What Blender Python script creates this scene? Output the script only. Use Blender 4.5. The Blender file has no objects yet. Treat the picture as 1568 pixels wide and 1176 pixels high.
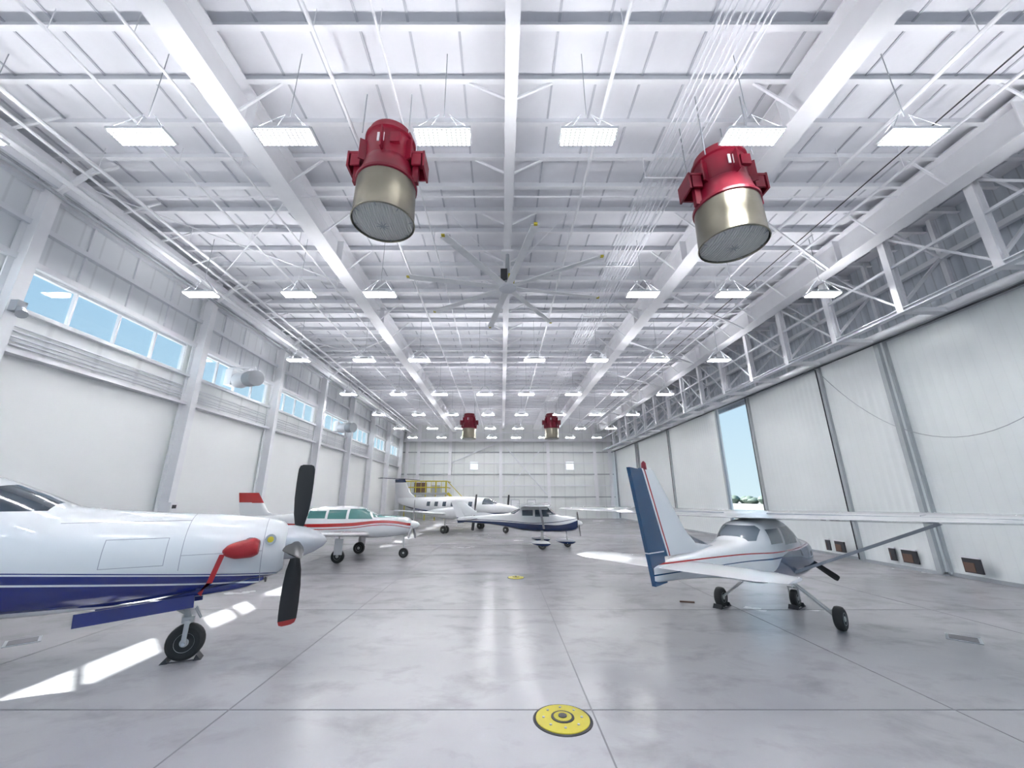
import bpy, math, random
from mathutils import Vector, Matrix
random.seed(3)
SC = bpy.context.scene
SC.view_settings.view_transform = 'Standard'
SC.view_settings.exposure = 0.38

# ------------------------------------------------------------------ materials
def new_mat(name):
    m = bpy.data.materials.new(name); m.use_nodes = True
    nt = m.node_tree; nt.nodes.clear()
    out = nt.nodes.new('ShaderNodeOutputMaterial')
    b = nt.nodes.new('ShaderNodeBsdfPrincipled')
    nt.links.new(b.outputs[0], out.inputs[0])
    return m, nt, b, out

def setc(b, col, rough, metal=0.0, spec=0.5):
    b.inputs['Base Color'].default_value = (*col, 1)
    b.inputs['Roughness'].default_value = rough
    b.inputs['Metallic'].default_value = metal
    b.inputs['Specular IOR Level'].default_value = spec

def plain(name, col, rough=0.5, metal=0.0, var=0.04, scale=3.0, spec=0.5, bump=0.0):
    m, nt, b, out = new_mat(name)
    setc(b, col, rough, metal, spec)
    tc = nt.nodes.new('ShaderNodeTexCoord')
    n = nt.nodes.new('ShaderNodeTexNoise'); n.inputs['Scale'].default_value = scale
    n.inputs['Detail'].default_value = 4
    nt.links.new(tc.outputs['Object'], n.inputs['Vector'])
    mr = nt.nodes.new('ShaderNodeMapRange')
    mr.inputs[3].default_value = 1 - var * 2; mr.inputs[4].default_value = 1 + var
    nt.links.new(n.outputs[0], mr.inputs[0])
    mx = nt.nodes.new('ShaderNodeVectorMath'); mx.operation = 'SCALE'
    mx.inputs[0].default_value = col
    nt.links.new(mr.outputs[0], mx.inputs['Scale'])
    nt.links.new(mx.outputs[0], b.inputs['Base Color'])
    if bump:
        bp = nt.nodes.new('ShaderNodeBump'); bp.inputs['Strength'].default_value = bump
        bp.inputs['Distance'].default_value = 0.05
        nt.links.new(n.outputs[0], bp.inputs['Height']); nt.links.new(bp.outputs[0], b.inputs['Normal'])
    return m

def ribbed(name, col, axis, period, rough=0.5, strength=0.4, darken=0.1):
    m, nt, b, out = new_mat(name); setc(b, col, rough)
    tc = nt.nodes.new('ShaderNodeTexCoord'); sp = nt.nodes.new('ShaderNodeSeparateXYZ')
    nt.links.new(tc.outputs['Object'], sp.inputs[0])
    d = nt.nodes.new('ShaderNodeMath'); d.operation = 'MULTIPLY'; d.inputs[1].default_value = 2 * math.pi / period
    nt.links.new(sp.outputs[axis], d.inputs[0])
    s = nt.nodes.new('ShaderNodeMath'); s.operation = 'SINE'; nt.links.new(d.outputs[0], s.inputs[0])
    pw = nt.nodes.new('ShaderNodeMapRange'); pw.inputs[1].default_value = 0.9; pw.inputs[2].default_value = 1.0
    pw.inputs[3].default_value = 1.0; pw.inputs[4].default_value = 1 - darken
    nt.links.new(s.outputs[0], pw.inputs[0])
    n = nt.nodes.new('ShaderNodeTexNoise'); n.inputs['Scale'].default_value = 0.6
    nt.links.new(tc.outputs['Object'], n.inputs['Vector'])
    mr = nt.nodes.new('ShaderNodeMapRange'); mr.inputs[3].default_value = 0.94; mr.inputs[4].default_value = 1.04
    nt.links.new(n.outputs[0], mr.inputs[0])
    mu = nt.nodes.new('ShaderNodeMath'); mu.operation = 'MULTIPLY'
    nt.links.new(pw.outputs[0], mu.inputs[0]); nt.links.new(mr.outputs[0], mu.inputs[1])
    mx = nt.nodes.new('ShaderNodeVectorMath'); mx.operation = 'SCALE'; mx.inputs[0].default_value = col
    nt.links.new(mu.outputs[0], mx.inputs['Scale']); nt.links.new(mx.outputs[0], b.inputs['Base Color'])
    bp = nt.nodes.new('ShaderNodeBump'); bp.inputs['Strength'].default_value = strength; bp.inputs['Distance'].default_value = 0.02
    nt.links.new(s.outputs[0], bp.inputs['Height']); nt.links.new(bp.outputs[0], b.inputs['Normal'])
    return m

def emis(name, col, strength, grid=False):
    m, nt, b, out = new_mat(name); nt.nodes.remove(b)
    e = nt.nodes.new('ShaderNodeEmission'); e.inputs[0].default_value = (*col, 1); e.inputs[1].default_value = strength
    nt.links.new(e.outputs[0], out.inputs[0])
    if grid:
        tc = nt.nodes.new('ShaderNodeTexCoord'); sp = nt.nodes.new('ShaderNodeSeparateXYZ')
        nt.links.new(tc.outputs['Object'], sp.inputs[0])
        res = []
        for ax, per in ((0, .085), (1, .0567)):
            d = nt.nodes.new('ShaderNodeMath'); d.operation = 'MULTIPLY'; d.inputs[1].default_value = math.pi / per
            nt.links.new(sp.outputs[ax], d.inputs[0])
            s = nt.nodes.new('ShaderNodeMath'); s.operation = 'SINE'; nt.links.new(d.outputs[0], s.inputs[0])
            a = nt.nodes.new('ShaderNodeMath'); a.operation = 'ABSOLUTE'; nt.links.new(s.outputs[0], a.inputs[0])
            res.append(a)
        mu = nt.nodes.new('ShaderNodeMath'); mu.operation = 'MINIMUM'
        nt.links.new(res[0].outputs[0], mu.inputs[0]); nt.links.new(res[1].outputs[0], mu.inputs[1])
        mr = nt.nodes.new('ShaderNodeMapRange'); mr.inputs[1].default_value = 0.66; mr.inputs[2].default_value = 0.70
        mr.inputs[3].default_value = 0.60; mr.inputs[4].default_value = strength
        nt.links.new(mu.outputs[0], mr.inputs[0]); nt.links.new(mr.outputs[0], e.inputs[1])
    return m

def livery(name, base, regions, rough=0.18):
    """regions: list of (color, kind, data). hp=[(ax,a|y|,az,c)...] all >0 ; band=(pts lo, pts hi) along x"""
    m, nt, b, out = new_mat(name); setc(b, base, rough)
    b.inputs['Coat Weight'].default_value = 0.6; b.inputs['Coat Roughness'].default_value = 0.04
    L = nt.links.new
    tc = nt.nodes.new('ShaderNodeTexCoord'); sp = nt.nodes.new('ShaderNodeSeparateXYZ'); L(tc.outputs['Object'], sp.inputs[0])
    ab = nt.nodes.new('ShaderNodeMath'); ab.operation = 'ABSOLUTE'; L(sp.outputs[1], ab.inputs[0])
    def M(op, a, c):
        n = nt.nodes.new('ShaderNodeMath'); n.operation = op
        for i, v in enumerate((a, c)):
            if v is None: continue
            if isinstance(v, (int, float)): n.inputs[i].default_value = v
            else: L(v, n.inputs[i])
        return n.outputs[0]
    X, Y, Z = sp.outputs[0], ab.outputs[0], sp.outputs[2]
    rgb = nt.nodes.new('ShaderNodeRGB'); rgb.outputs[0].default_value = (*base, 1)
    cur = rgb.outputs[0]
    for col, kind, data in regions:
        mask = None
        if kind == 'hp':
            for (a, by, c, d) in data:
                t = M('ADD', M('ADD', M('MULTIPLY', X, a), M('MULTIPLY', Z, c)), d)
                if by: t = M('ADD', t, M('MULTIPLY', Y, by))
                g = M('GREATER_THAN', t, 0.0)
                mask = g if mask is None else M('MULTIPLY', mask, g)
        else:
            lo, hi = data
            x0 = min(p[0] for p in lo); x1 = max(p[0] for p in lo)
            outs = []
            for pts in (lo, hi):
                fc = nt.nodes.new('ShaderNodeFloatCurve'); cv = fc.mapping.curves[0]
                pts = sorted(pts)
                nx = [((p[0] - x0) / (x1 - x0), p[1] / 4.0) for p in pts]
                cv.points[0].location = nx[0]; cv.points[1].location = nx[-1]
                for q in nx[1:-1]: cv.points.new(*q)
                fc.mapping.update()
                L(M('DIVIDE', M('SUBTRACT', X, x0), x1 - x0), fc.inputs[1])
                outs.append(M('MULTIPLY', fc.outputs[0], 4.0))
            mask = M('MULTIPLY', M('GREATER_THAN', Z, outs[0]), M('LESS_THAN', Z, outs[1]))
            mask = M('MULTIPLY', mask, M('GREATER_THAN', X, x0)); mask = M('MULTIPLY', mask, M('LESS_THAN', X, x1))
        mx = nt.nodes.new('ShaderNodeMix'); mx.data_type = 'RGBA'
        L(mask, mx.inputs[0]); L(cur, mx.inputs[6]); mx.inputs[7].default_value = (*col, 1)
        cur = mx.outputs[2]
    L(cur, b.inputs['Base Color'])
    return m

# ------------------------------------------------------------------ mesh builder
class MB:
    def __init__(s): s.v = []; s.f = []; s.mi = []; s.mats = []
    def _m(s, mat):
        if mat not in s.mats: s.mats.append(mat)
        return s.mats.index(mat)
    def add(s, vs, fs, mat):
        o = len(s.v); s.v += [tuple(v) for v in vs]
        k = s._m(mat)
        for f in fs: s.f.append(tuple(i + o for i in f)); s.mi.append(k)
    def box(s, c, size, mat, rot=None):
        c = Vector(c); hx, hy, hz = (a / 2 for a in size)
        vs = [Vector((x, y, z)) for x in (-hx, hx) for y in (-hy, hy) for z in (-hz, hz)]
        if rot is not None: vs = [rot @ v for v in vs]
        s.add([v + c for v in vs], [(0, 1, 3, 2), (4, 6, 7, 5), (0, 4, 5, 1), (2, 3, 7, 6), (0, 2, 6, 4), (1, 5, 7, 3)], mat)
    def frame(s, p0, p1, up):
        d = (Vector(p1) - Vector(p0)); L = d.length; d = d / L
        up = Vector(up)
        if abs(d.dot(up)) > 0.98: up = Vector((1, 0, 0)) if abs(d.x) < 0.9 else Vector((0, 1, 0))
        sd = d.cross(up).normalized(); u = sd.cross(d)
        return d, sd, u, L
    def beam(s, p0, p1, w, h, mat, up=(0, 0, 1)):
        d, sd, u, L = s.frame(p0, p1, up)
        vs = []
        for p in (Vector(p0), Vector(p1)):
            for a, b in ((-1, -1), (1, -1), (1, 1), (-1, 1)):
                vs.append(p + sd * a * w / 2 + u * b * h / 2)
        s.add(vs, [(3, 2, 1, 0), (4, 5, 6, 7), (0, 1, 5, 4), (1, 2, 6, 5), (2, 3, 7, 6), (3, 0, 4, 7)], mat)
    def ibeam(s, p0, p1, w, h, mat, tf=0.03, tw=0.03, up=(0, 0, 1)):
        d, sd, u, L = s.frame(p0, p1, up)
        o = u * (h / 2 - tf / 2)
        p0 = Vector(p0); p1 = Vector(p1)
        s.beam(p0 + o, p1 + o, w, tf, mat, u); s.beam(p0 - o, p1 - o, w, tf, mat, u)
        s.beam(p0, p1, tw, h - 2 * tf, mat, u)
    def tube(s, p0, p1, r, mat, n=8, r2=None):
        d, sd, u, L = s.frame(p0, p1, (0, 0, 1))
        r2 = r if r2 is None else r2; vs = []
        for p, q in ((Vector(p0), r), (Vector(p1), r2)):
            for i in range(n):
                a = 2 * math.pi * i / n
                vs.append(p + sd * math.cos(a) * q + u * math.sin(a) * q)
        fs = [(i, (i + 1) % n, n + (i + 1) % n, n + i) for i in range(n)]
        fs += [tuple(range(n))[::-1], tuple(range(n, 2 * n))]
        s.add(vs, fs, mat)
    def path(s, pts, r, mat, n=6):
        for a, b in zip(pts[:-1], pts[1:]): s.tube(a, b, r, mat, n)
    def lathe(s, o, axis, prof, mat, n=24, cap=True):
        o = Vector(o); ax = Vector(axis).normalized()
        d, sd, u, L = s.frame(o, o + ax, (0, 0, 1)); vs = []
        for (r, t) in prof:
            for i in range(n):
                a = 2 * math.pi * i / n
                vs.append(o + ax * t + sd * math.cos(a) * r + u * math.sin(a) * r)
        fs = []
        for k in range(len(prof) - 1):
            for i in range(n):
                j = (i + 1) % n
                fs.append((k * n + i, k * n + j, (k + 1) * n + j, (k + 1) * n + i))
        if cap:
            fs.append(tuple(range(n))[::-1]); fs.append(tuple(range((len(prof) - 1) * n, len(prof) * n)))
        s.add(vs, fs, mat)
    def loft(s, rings, mat, cap=True):
        n = len(rings[0]); vs = [v for r in rings for v in r]; fs = []
        for k in range(len(rings) - 1):
            for i in range(n):
                j = (i + 1) % n
                fs.append((k * n + i, k * n + j, (k + 1) * n + j, (k + 1) * n + i))
        if cap:
            fs.append(tuple(range(n))[::-1]); fs.append(tuple(range((len(rings) - 1) * n, len(rings) * n)))
        s.add(vs, fs, mat)
    def obj(s, name, parent=None, loc=(0, 0, 0), rotz=0, smooth=True):
        me = bpy.data.meshes.new(name); me.from_pydata(s.v, [], s.f)
        for m in s.mats: me.materials.append(m)
        me.polygons.foreach_set('material_index', s.mi)
        me.validate(); me.update()
        import bmesh
        bm = bmesh.new(); bm.from_mesh(me); bmesh.ops.recalc_face_normals(bm, faces=bm.faces); bm.to_mesh(me); bm.free()
        if smooth:
            me.polygons.foreach_set('use_smooth', [True] * len(me.polygons))
            me.set_sharp_from_angle(angle=math.radians(38))
        ob = bpy.data.objects.new(name, me); SC.collection.objects.link(ob)
        ob.location = loc; ob.rotation_euler = (0, 0, rotz)
        if parent: ob.parent = parent
        return ob

def empty(name, loc, rotz=0, scale=1):
    e = bpy.data.objects.new(name, None); SC.collection.objects.link(e)
    e.location = loc; e.rotation_euler = (0, 0, rotz); e.scale = (scale,) * 3; e.empty_display_size = 0.3
    return e

def pchip(xs, ys, x):
    n = len(xs)
    h = [xs[i + 1] - xs[i] for i in range(n - 1)]; dl = [(ys[i + 1] - ys[i]) / h[i] for i in range(n - 1)]
    m = [dl[0]] + [0 if dl[i - 1] * dl[i] <= 0 else 2 * dl[i - 1] * dl[i] / (dl[i - 1] + dl[i]) for i in range(1, n - 1)] + [dl[-1]]
    i = 0
    while i < n - 2 and x > xs[i + 1]: i += 1
    t = (x - xs[i]) / h[i]
    return ((2*t**3 - 3*t*t + 1) * ys[i] + (t**3 - 2*t*t + t) * h[i] * m[i] + (-2*t**3 + 3*t*t) * ys[i+1] + (t**3 - t*t) * h[i] * m[i+1])

def fuselage(mb, secs, mat, step=0.12, N=40, exp=2.3):
    secs = sorted(secs); xs = [q[0] for q in secs]
    n = max(8, int((xs[-1] - xs[0]) / step)); rings = []
    grid = sorted(set([xs[0] + (xs[-1] - xs[0]) * i / n for i in range(n + 1)] + xs))
    for x in grid:
        zc, hw, hu, hd = (pchip(xs, [q[k] for q in secs], x) for k in (1, 2, 3, 4))
        ring = []
        for i in range(N):
            a = 2 * math.pi * i / N; c, s = math.cos(a), math.sin(a)
            yy = math.copysign(abs(c) ** (2 / exp), c) * hw
            zz = math.copysign(abs(s) ** (2 / exp), s) * (hu if s > 0 else hd)
            ring.append(Vector((x, yy, zc + zz)))
        rings.append(ring)
    mb.loft(rings, mat)

AF = [(0, 0), (0.02, .28), (0.08, .42), (.2, .5), (.4, .5), (.65, .34), (.85, .16), (1, .02)]
def airfoil(le, chord, th, nrm, lower=0.7):
    le = Vector(le); nrm = Vector(nrm)
    up = [le + Vector((-1, 0, 0)) * chord * a + nrm * th * b for a, b in AF]
    lo = [le + Vector((-1, 0, 0)) * chord * a - nrm * th * b * lower for a, b in AF[1:]][::-1]
    return up + lo
def surf(mb, secs, nrm, mat, lower=0.7):
    mb.loft([airfoil(le, c, t, nrm, lower) for le, c, t in secs], mat)

def blade(mb, c, rad, axis, R, chord, pitch, mat, tip=None, th=0.035, root=0.1):
    c = Vector(c); rad = Vector(rad).normalized(); axis = Vector(axis).normalized(); tan = axis.cross(rad)
    rings = []
    fr = [root, .2, .35, .55, .75, .88, .94, .985, 1.0]; cf = [.35, .5, .8, .97, 1.02, 1.02, 1.0, .85, .5]
    for f, k in zip(fr, cf):
        p = pitch + math.radians(22) * (0.7 - f)
        cd = tan * math.cos(p) + axis * math.sin(p); nd = rad.cross(cd)
        t = th * (1.25 - f); ch = chord * k
        rings.append([c + rad * R * f + cd * ch * a + nd * t * b for a, b in ((-.5, 0), (-.25, .8), (.1, 1), (.35, .6), (.5, 0), (.35, -.35), (.1, -.5), (-.25, -.4))])
    if tip:
        mb.loft(rings[:7], mat); mb.loft(rings[6:], tip)
    else: mb.loft(rings, mat)

def wheel(mb, c, r, w, tire, hub, axis=(0, 1, 0)):
    h = w / 2
    mb.lathe(c, axis, [(r*.55, -h*.9), (r*.8, -h), (r*.95, -h*.75), (r, -h*.35), (r, h*.35), (r*.95, h*.75), (r*.8, h), (r*.55, h*.9)], tire, 28)
    mb.lathe(c, axis, [(r*.2, -h*1.0), (r*.3, -h*.75), (r*.48, -h*.75), (r*.52, -h*.98), (r*.52, h*.98), (r*.48, h*.75), (r*.3, h*.75), (r*.2, h*1.0)], hub, 20)

# ------------------------------------------------------------------ palette
white_steel = plain('white_painted_steel', (.86, .86, .89), .45, var=.03)
steel_b = plain('white_purlin_steel', (.80, .81, .85), .5, var=.03)
seamM = plain('insulation_seam_tape', (.56, .57, .62), .6)
deckM = plain('roof_insulation_white', (.86, .86, .90), .6, var=.07, scale=1.2, bump=.6)
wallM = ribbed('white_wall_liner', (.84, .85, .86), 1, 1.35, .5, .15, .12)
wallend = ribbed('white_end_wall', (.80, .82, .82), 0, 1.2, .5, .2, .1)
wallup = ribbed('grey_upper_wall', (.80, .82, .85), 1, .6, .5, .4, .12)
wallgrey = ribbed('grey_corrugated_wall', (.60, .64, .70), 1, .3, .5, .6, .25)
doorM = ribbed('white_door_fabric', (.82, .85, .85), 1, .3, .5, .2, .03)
greyM = plain('mid_grey_metal', (.38, .40, .43), .45)
postM = plain('door_post_metal', (.40, .43, .45), .45)
darkM = plain('dark_rubber', (.03, .03, .035), .6)
tireM = plain('tire_rubber', (.018, .018, .018), .75)
hubM = plain('wheel_hub_paint', (.45, .45, .45), .35)
chrome = plain('polished_metal', (.72, .72, .73), .15, 1.0)
silverP = plain('silver_spinner_paint', (.55, .56, .59), .25, .3)
silverM = plain('brushed_silver_duct', (.30, .28, .22), .28, .9, var=.15, scale=2)
redM = plain('red_painted_fan', (.18, .003, .017), .38)
redcl = plain('red_cover_vinyl', (.34, .010, .015), .45, bump=.3, scale=8)
yellowM = plain('yellow_paint', (.54, .45, .03), .45, var=.1, scale=6)
meshM = ribbed('wire_mesh_guard', (.66, .66, .64), 0, .05, .4, .5, .25)
led = emis('led_emitter', (.97, .98, 1), 190, True)
fill_glow = emis('added_ceiling_fill_glow', (.97, .97, 1), 66)  # added fill light, emits upward to brighten the ceiling
brownM = plain('brown_board', (.12, .07, .05), .7)
treeM = plain('tree_foliage', (.16, .22, .18), .8, var=.3, scale=.8)

# floor
floorM, nt, b, out = new_mat('polished_concrete')
L = nt.links.new
tc = nt.nodes.new('ShaderNodeTexCoord')
n1 = nt.nodes.new('ShaderNodeTexNoise'); n1.inputs['Scale'].default_value = .3; n1.inputs['Detail'].default_value = 6; n1.inputs['Roughness'].default_value = .55
n2 = nt.nodes.new('ShaderNodeTexNoise'); n2.inputs['Scale'].default_value = 1.3; n2.inputs['Detail'].default_value = 8; n2.inputs['Roughness'].default_value = .62; n2.inputs['Distortion'].default_value = .25
mp = nt.nodes.new('ShaderNodeMapping'); mp.inputs['Scale'].default_value = (.8, 1.1, 1)
L(tc.outputs['Object'], mp.inputs[0]); L(mp.outputs[0], n1.inputs['Vector']); L(mp.outputs[0], n2.inputs['Vector'])
cr = nt.nodes.new('ShaderNodeValToRGB')
cr.color_ramp.elements[0].position = .3; cr.color_ramp.elements[0].color = (.335, .325, .345, 1)
cr.color_ramp.elements[1].position = .68; cr.color_ramp.elements[1].color = (.43, .42, .44, 1)
L(n1.outputs[0], cr.inputs[0])
cr2 = nt.nodes.new('ShaderNodeValToRGB')
cr2.color_ramp.elements[0].position = .30; cr2.color_ramp.elements[0].color = (.76, .75, .76, 1)
cr2.color_ramp.elements[1].position = .50; cr2.color_ramp.elements[1].color = (1, 1, 1, 1)
L(n2.outputs[0], cr2.inputs[0])
mx = nt.nodes.new('ShaderNodeMix'); mx.data_type = 'RGBA'; mx.blend_type = 'MULTIPLY'; mx.inputs[0].default_value = 1
L(cr.outputs[0], mx.inputs[6]); L(cr2.outputs[0], mx.inputs[7]); L(mx.outputs[2], b.inputs['Base Color'])
mr = nt.nodes.new('ShaderNodeMapRange'); mr.inputs[1].default_value = .3; mr.inputs[2].default_value = .7; mr.inputs[3].default_value = .19; mr.inputs[4].default_value = .28
L(n1.outputs[0], mr.inputs[0]); L(mr.outputs[0], b.inputs['Roughness'])
b.inputs['Specular IOR Level'].default_value = .6
jointM = plain('floor_joint', (.15, .145, .16), .6)
apronM = plain('apron_concrete', (.28, .28, .27), .8, var=.1, scale=.3)

# ------------------------------------------------------------------ shell
XL, XR, YB, YE, ZD = -12.2, 13.6, -5.0, 48.0, 11.1
mb = MB(); mb.box(((XL + XR) / 2, (YB + YE) / 2, -.05), (XR - XL + 1.6, YE - YB + .6, .1), floorM)
for x in (-11.3, -7.2, -3.08, 1.02, 5.12, 9.2): mb.box((x, (YB + YE) / 2, .001), (.016, YE - YB, .004), jointM)
for y in (1.2, 5.28, 9.4, 13.5, 17.6, 21.7, 25.8, 29.9, 34, 38, 42): mb.box(((XL + XR) / 2, y, .001), (XR - XL, .016, .004), jointM)
mb.obj('floor', smooth=False)
mb = MB(); mb.box((0, 20, -.16), (500, 600, .1), apronM); mb.obj('ground_apron', smooth=False)
mb = MB()
for i in range(120):
    yy = 60 + i * 1.8; h = random.uniform(2.2, 4.0)
    mb.lathe((110 + random.uniform(-4, 4), yy, -.1), (0, 0, 1), [(.8, 0), (1.8, h * .3), (2.2, h * .55), (1.5, h * .85), (.3, h)], treeM, 9)
mb.obj('tree_line')

COLY = [-2.6, 3.0, 8.5, 14.5, 20.0, 25.3, 30.6, 35.9, 41.3, 46.7]
mb = MB()
def yb(m, x, y0, y1, z0, z1, t, mat): m.box((x, (y0 + y1) / 2, (z0 + z1) / 2), (t, y1 - y0, z1 - z0), mat)
smoothwall = plain('smooth_white_liner', (.88, .89, .89), .35, var=.02, scale=.5)
yb(mb, XL - .1, YB, YE, 0, 5.7, .2, smoothwall)
yb(mb, XL - .1, YB, YE, 5.7, 6.9, .2, wallM)
yb(mb, XL - .1, YB, YE, 8.0, ZD, .2, wallup)
for c in COLY: yb(mb, XL - .1, c - .3, c + .3, 6.9, 8.0, .2, wallM)
yb(mb, XL - .1, YB, COLY[0] - .3, 6.9, 8.0, .2, wallM); yb(mb, XL - .1, 47, YE, 6.9, 8.0, .2, wallM)
mb.obj('wall_left', smooth=False)
glassM, nt, b, out = new_mat('window_glass')
nt.nodes.remove(b)
tr = nt.nodes.new('ShaderNodeBsdfTransparent'); tr.inputs[0].default_value = (.93, .97, .98, 1)
gl = nt.nodes.new('ShaderNodeBsdfGlossy'); gl.inputs['Roughness'].default_value = .03
ms = nt.nodes.new('ShaderNodeMixShader'); ms.inputs[0].default_value = .06
nt.links.new(tr.outputs[0], ms.inputs[1]); nt.links.new(gl.outputs[0], ms.inputs[2]); nt.links.new(ms.outputs[0], out.inputs[0])
for k in range(len(COLY) - 1):
    y0, y1 = COLY[k] + .3, COLY[k + 1] - .3
    mb = MB()
    for i in range(5):
        y = y0 + (y1 - y0) * i / 4
        yb(mb, XL - .08, y - .03, y + .03, 6.9, 8.0, .1, white_steel)
    for z in (6.93, 7.97): yb(mb, XL - .08, y0, y1, z - .03, z + .03, .12, white_steel)
    yb(mb, XL - .12, y0 + .02, y1 - .02, 6.92, 7.98, .01, glassM)
    mb.obj('window_%d' % (k + 1), smooth=False)
mb = MB()
mb.box((XL + .12, (YB + YE) / 2, 5.74), (.3, YE - YB, .1), white_steel)
mb.box((XL + .06, (YB + YE) / 2, 6.84), (.16, YE - YB, .1), white_steel)
mb.box((XL + .06, (YB + YE) / 2, 8.1), (.16, YE - YB, .16), white_steel)
for z in (5.95, 6.05, 6.15, 6.3, 6.42): mb.tube((XL + .06, YB, z), (XL + .06, YE, z), .022, steel_b)
for z in (9.1, 10.1): mb.box((XL + .08, (YB + YE) / 2, z), (.16, YE - YB, .14), steel_b)
for k in range(len(COLY) - 1):
    for i in range(1, 4):
        y = COLY[k] + (COLY[k + 1] - COLY[k]) * i / 4; mb.box((XL + .03, y, 9.6), (.06, .07, 2.8), steel_b)
mb.obj('trim_1', smooth=True)
mb = MB()
mb.box((XL + .05, (YB + YE) / 2, .08), (.06, YE - YB, .16), greyM); mb.obj('baseboard_left', smooth=False)
mb = MB()
for y in COLY:
    mb.ibeam((XL + .28, y, 0), (XL + .28, y, 10.9), .28, .46, white_steel, .04, .03, up=(1, 0, 0))
    mb.box((XL + .3, y, .02), (.6, .5, .04), white_steel)
    mb.beam((XL + .5, y, 10.0), (XL + 1.3, y, 10.75), .1, .12, white_steel)
mb.obj('wall_column_row', smooth=False)
mb = MB()
YP = YE - .6
mb.beam((XL + .75, YB, 10.45), (XL + .75, YP, 10.45), .28, .18, white_steel)
mb.beam((XL + .55, YB, 10.2), (XL + .55, YP, 10.2), .1, .22, steel_b)
mb.tube((XL + .62, YB, 9.9), (XL + .62, YP, 9.9), .05, greyM)
mb.tube((XL + 1.2, YB, 9.95), (XL + 1.2, YP, 9.95), .07, white_steel)
mb.tube((XL + 1.5, YB, 10.3), (XL + 1.5, YP, 10.3), .04, white_steel)
for k in range(len(COLY) - 1):
    y0 = COLY[k]
    for j in range(4):
        ya = y0 + 5.4 * j / 4
        mb.beam((XL + .15, ya, 10.1), (XL + .75, ya + .67, 10.45), .05, .05, white_steel)
        mb.beam((XL + .75, ya, 10.45), (XL + 1.9, ya, 10.85), .05, .05, white_steel)
mb.obj('eave_beam_truss', smooth=True)

# end wall
mb = MB()
mb.box(((XL + XR) / 2, YE + .1, ZD / 2), (XR - XL + 1.4, .2, ZD), wallend)
mb.obj('wall_end', smooth=False)
mb = MB()
for x in (-11.4, -10.0, -6.2, -.1, 5.6, 11.2, 13.0): mb.ibeam((x, YE - .2, 0), (x, YE - .2, 10.9), .35, .35, white_steel, .03, .03, up=(0, 1, 0))
for z in (2.4, 3.7, 5.0, 6.3, 7.6, 8.9, 10): mb.box(((XL + XR) / 2, YE - .06, z), (XR - XL - .4, .12, .12), greyM if z in (2.4, 5.0, 7.6) else steel_b)
mb.box(((XL + XR) / 2, YE - .4, 9.0), (XR - XL - .4, .2, .35), white_steel)
for a, c in (((-.1, 2.4), (5.6, 8.9)), ((5.6, 2.4), (-.1, 8.9)), ((-6.2, 6.3), (-.1, 8.9))):
    mb.beam((a[0], YE - .3, a[1]), (c[0], YE - .3, c[1]), .12, .12, steel_b)
mb.obj('end_wall_framing', smooth=False)  # structural framing of the end wall: columns, girts, cross braces
for i, x in enumerate((-3.3, 8.2)):
    mb = MB(); mb.box((x, YE - .02, 6.0), (1.1, .06, 1.1), white_steel); mb.box((x, YE - .06, 6.0), (.9, .03, .9), emis('win_bright%d' % i, (.85, .95, 1), 1.0))
    mb.obj('window_%d' % (20 + i), smooth=False)
for i, x in enumerate((1.6, 3.5)):
    mb = MB(); mb.box((x, YE - .04, 1.05), (1.0, .06, 2.1), greyM); mb.box((x, YE - .08, 1.05), (.88, .04, 2.0), white_steel); mb.obj('door_%d' % (i + 1), smooth=False)
mb = MB()
mb.box((-8.3, 45.8, 2.75), (4.6, 3.2, .2), greyM)
for x in (-10.5, -9.4, -8.3, -7.2, -6.1):
    mb.tube((x, 44.3, 0), (x, 44.3, 4.1), .06, yellowM)
for z in (2.75, 3.4, 4.05): mb.tube((-10.6, 44.3, z), (-6.0, 44.3, z), .06, yellowM); mb.tube((-6.0, 44.3, z), (-6.0, 47.3, z), .06, yellowM)
for i in range(9): mb.tube((-10.5 + i * .56, 44.3, 2.8), (-10.5 + i * .56, 44.3, 4.0), .03, yellowM)
for i in range(10): mb.box((-5.7 + i * .28, 45, 2.6 - i * .27), (.3, .9, .05), yellowM)
mb.beam((-5.9, 44.5, 2.8), (-3.0, 44.5, 0.1), .08, .25, yellowM); mb.beam((-5.9, 44.5, 4.0), (-3.0, 44.5, 1.1), .07, .07, yellowM)
mb.box((-9.2, 46, 3.4), (1.2, 1.2, 1.1), brownM); mb.box((-7.4, 46, 3.25), (1.0, 1.2, .8), greyM)
mb.obj('yellow_mezzanine_stairs')

# right wall: sliding doors
leaves = [(-5, 1.85), (1.85, 7.45), (7.45, 13.3), (13.2, 16.1), (16.0, 21.5), (24.4, 32), (32, 40), (40, 47.4)]
for i, (a, c) in enumerate(leaves):
    mb = MB(); x = XR + (.12 if i % 2 else .32)
    yb(mb, x, a, c, .06, 7.7, .1, doorM)
    for y in (a + .08, c - .08): yb(mb, x - .1, y - .08, y + .08, .05, 7.7, .12, postM)
    yb(mb, x - .17, c - .03, c + .0, .06, 7.7, .04, darkM)
    yb(mb, x - .02, a, c, .0, .1, .16, greyM)
    mb.obj('door_%d' % (i + 3), smooth=False)
mb = MB()
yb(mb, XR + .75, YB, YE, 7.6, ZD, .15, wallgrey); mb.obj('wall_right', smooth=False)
mb = MB()
mb.tube((XR - .1, YB, 7.85), (XR - .1, YE, 7.85), .13, white_steel, 14)
mb.box((XR + .35, (YB + YE) / 2, 7.8), (.8, YE - YB, .12), greyM)
mb.tube((XR - .15, YB, 7.62), (XR - .15, YE, 7.62), .03, darkM)
mb.obj('trim_2')
mb = MB()
y = 1.0
mb.ibeam((12.2, YB, 7.75), (12.2, YP, 7.75), .22, .14, steel_b)
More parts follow.
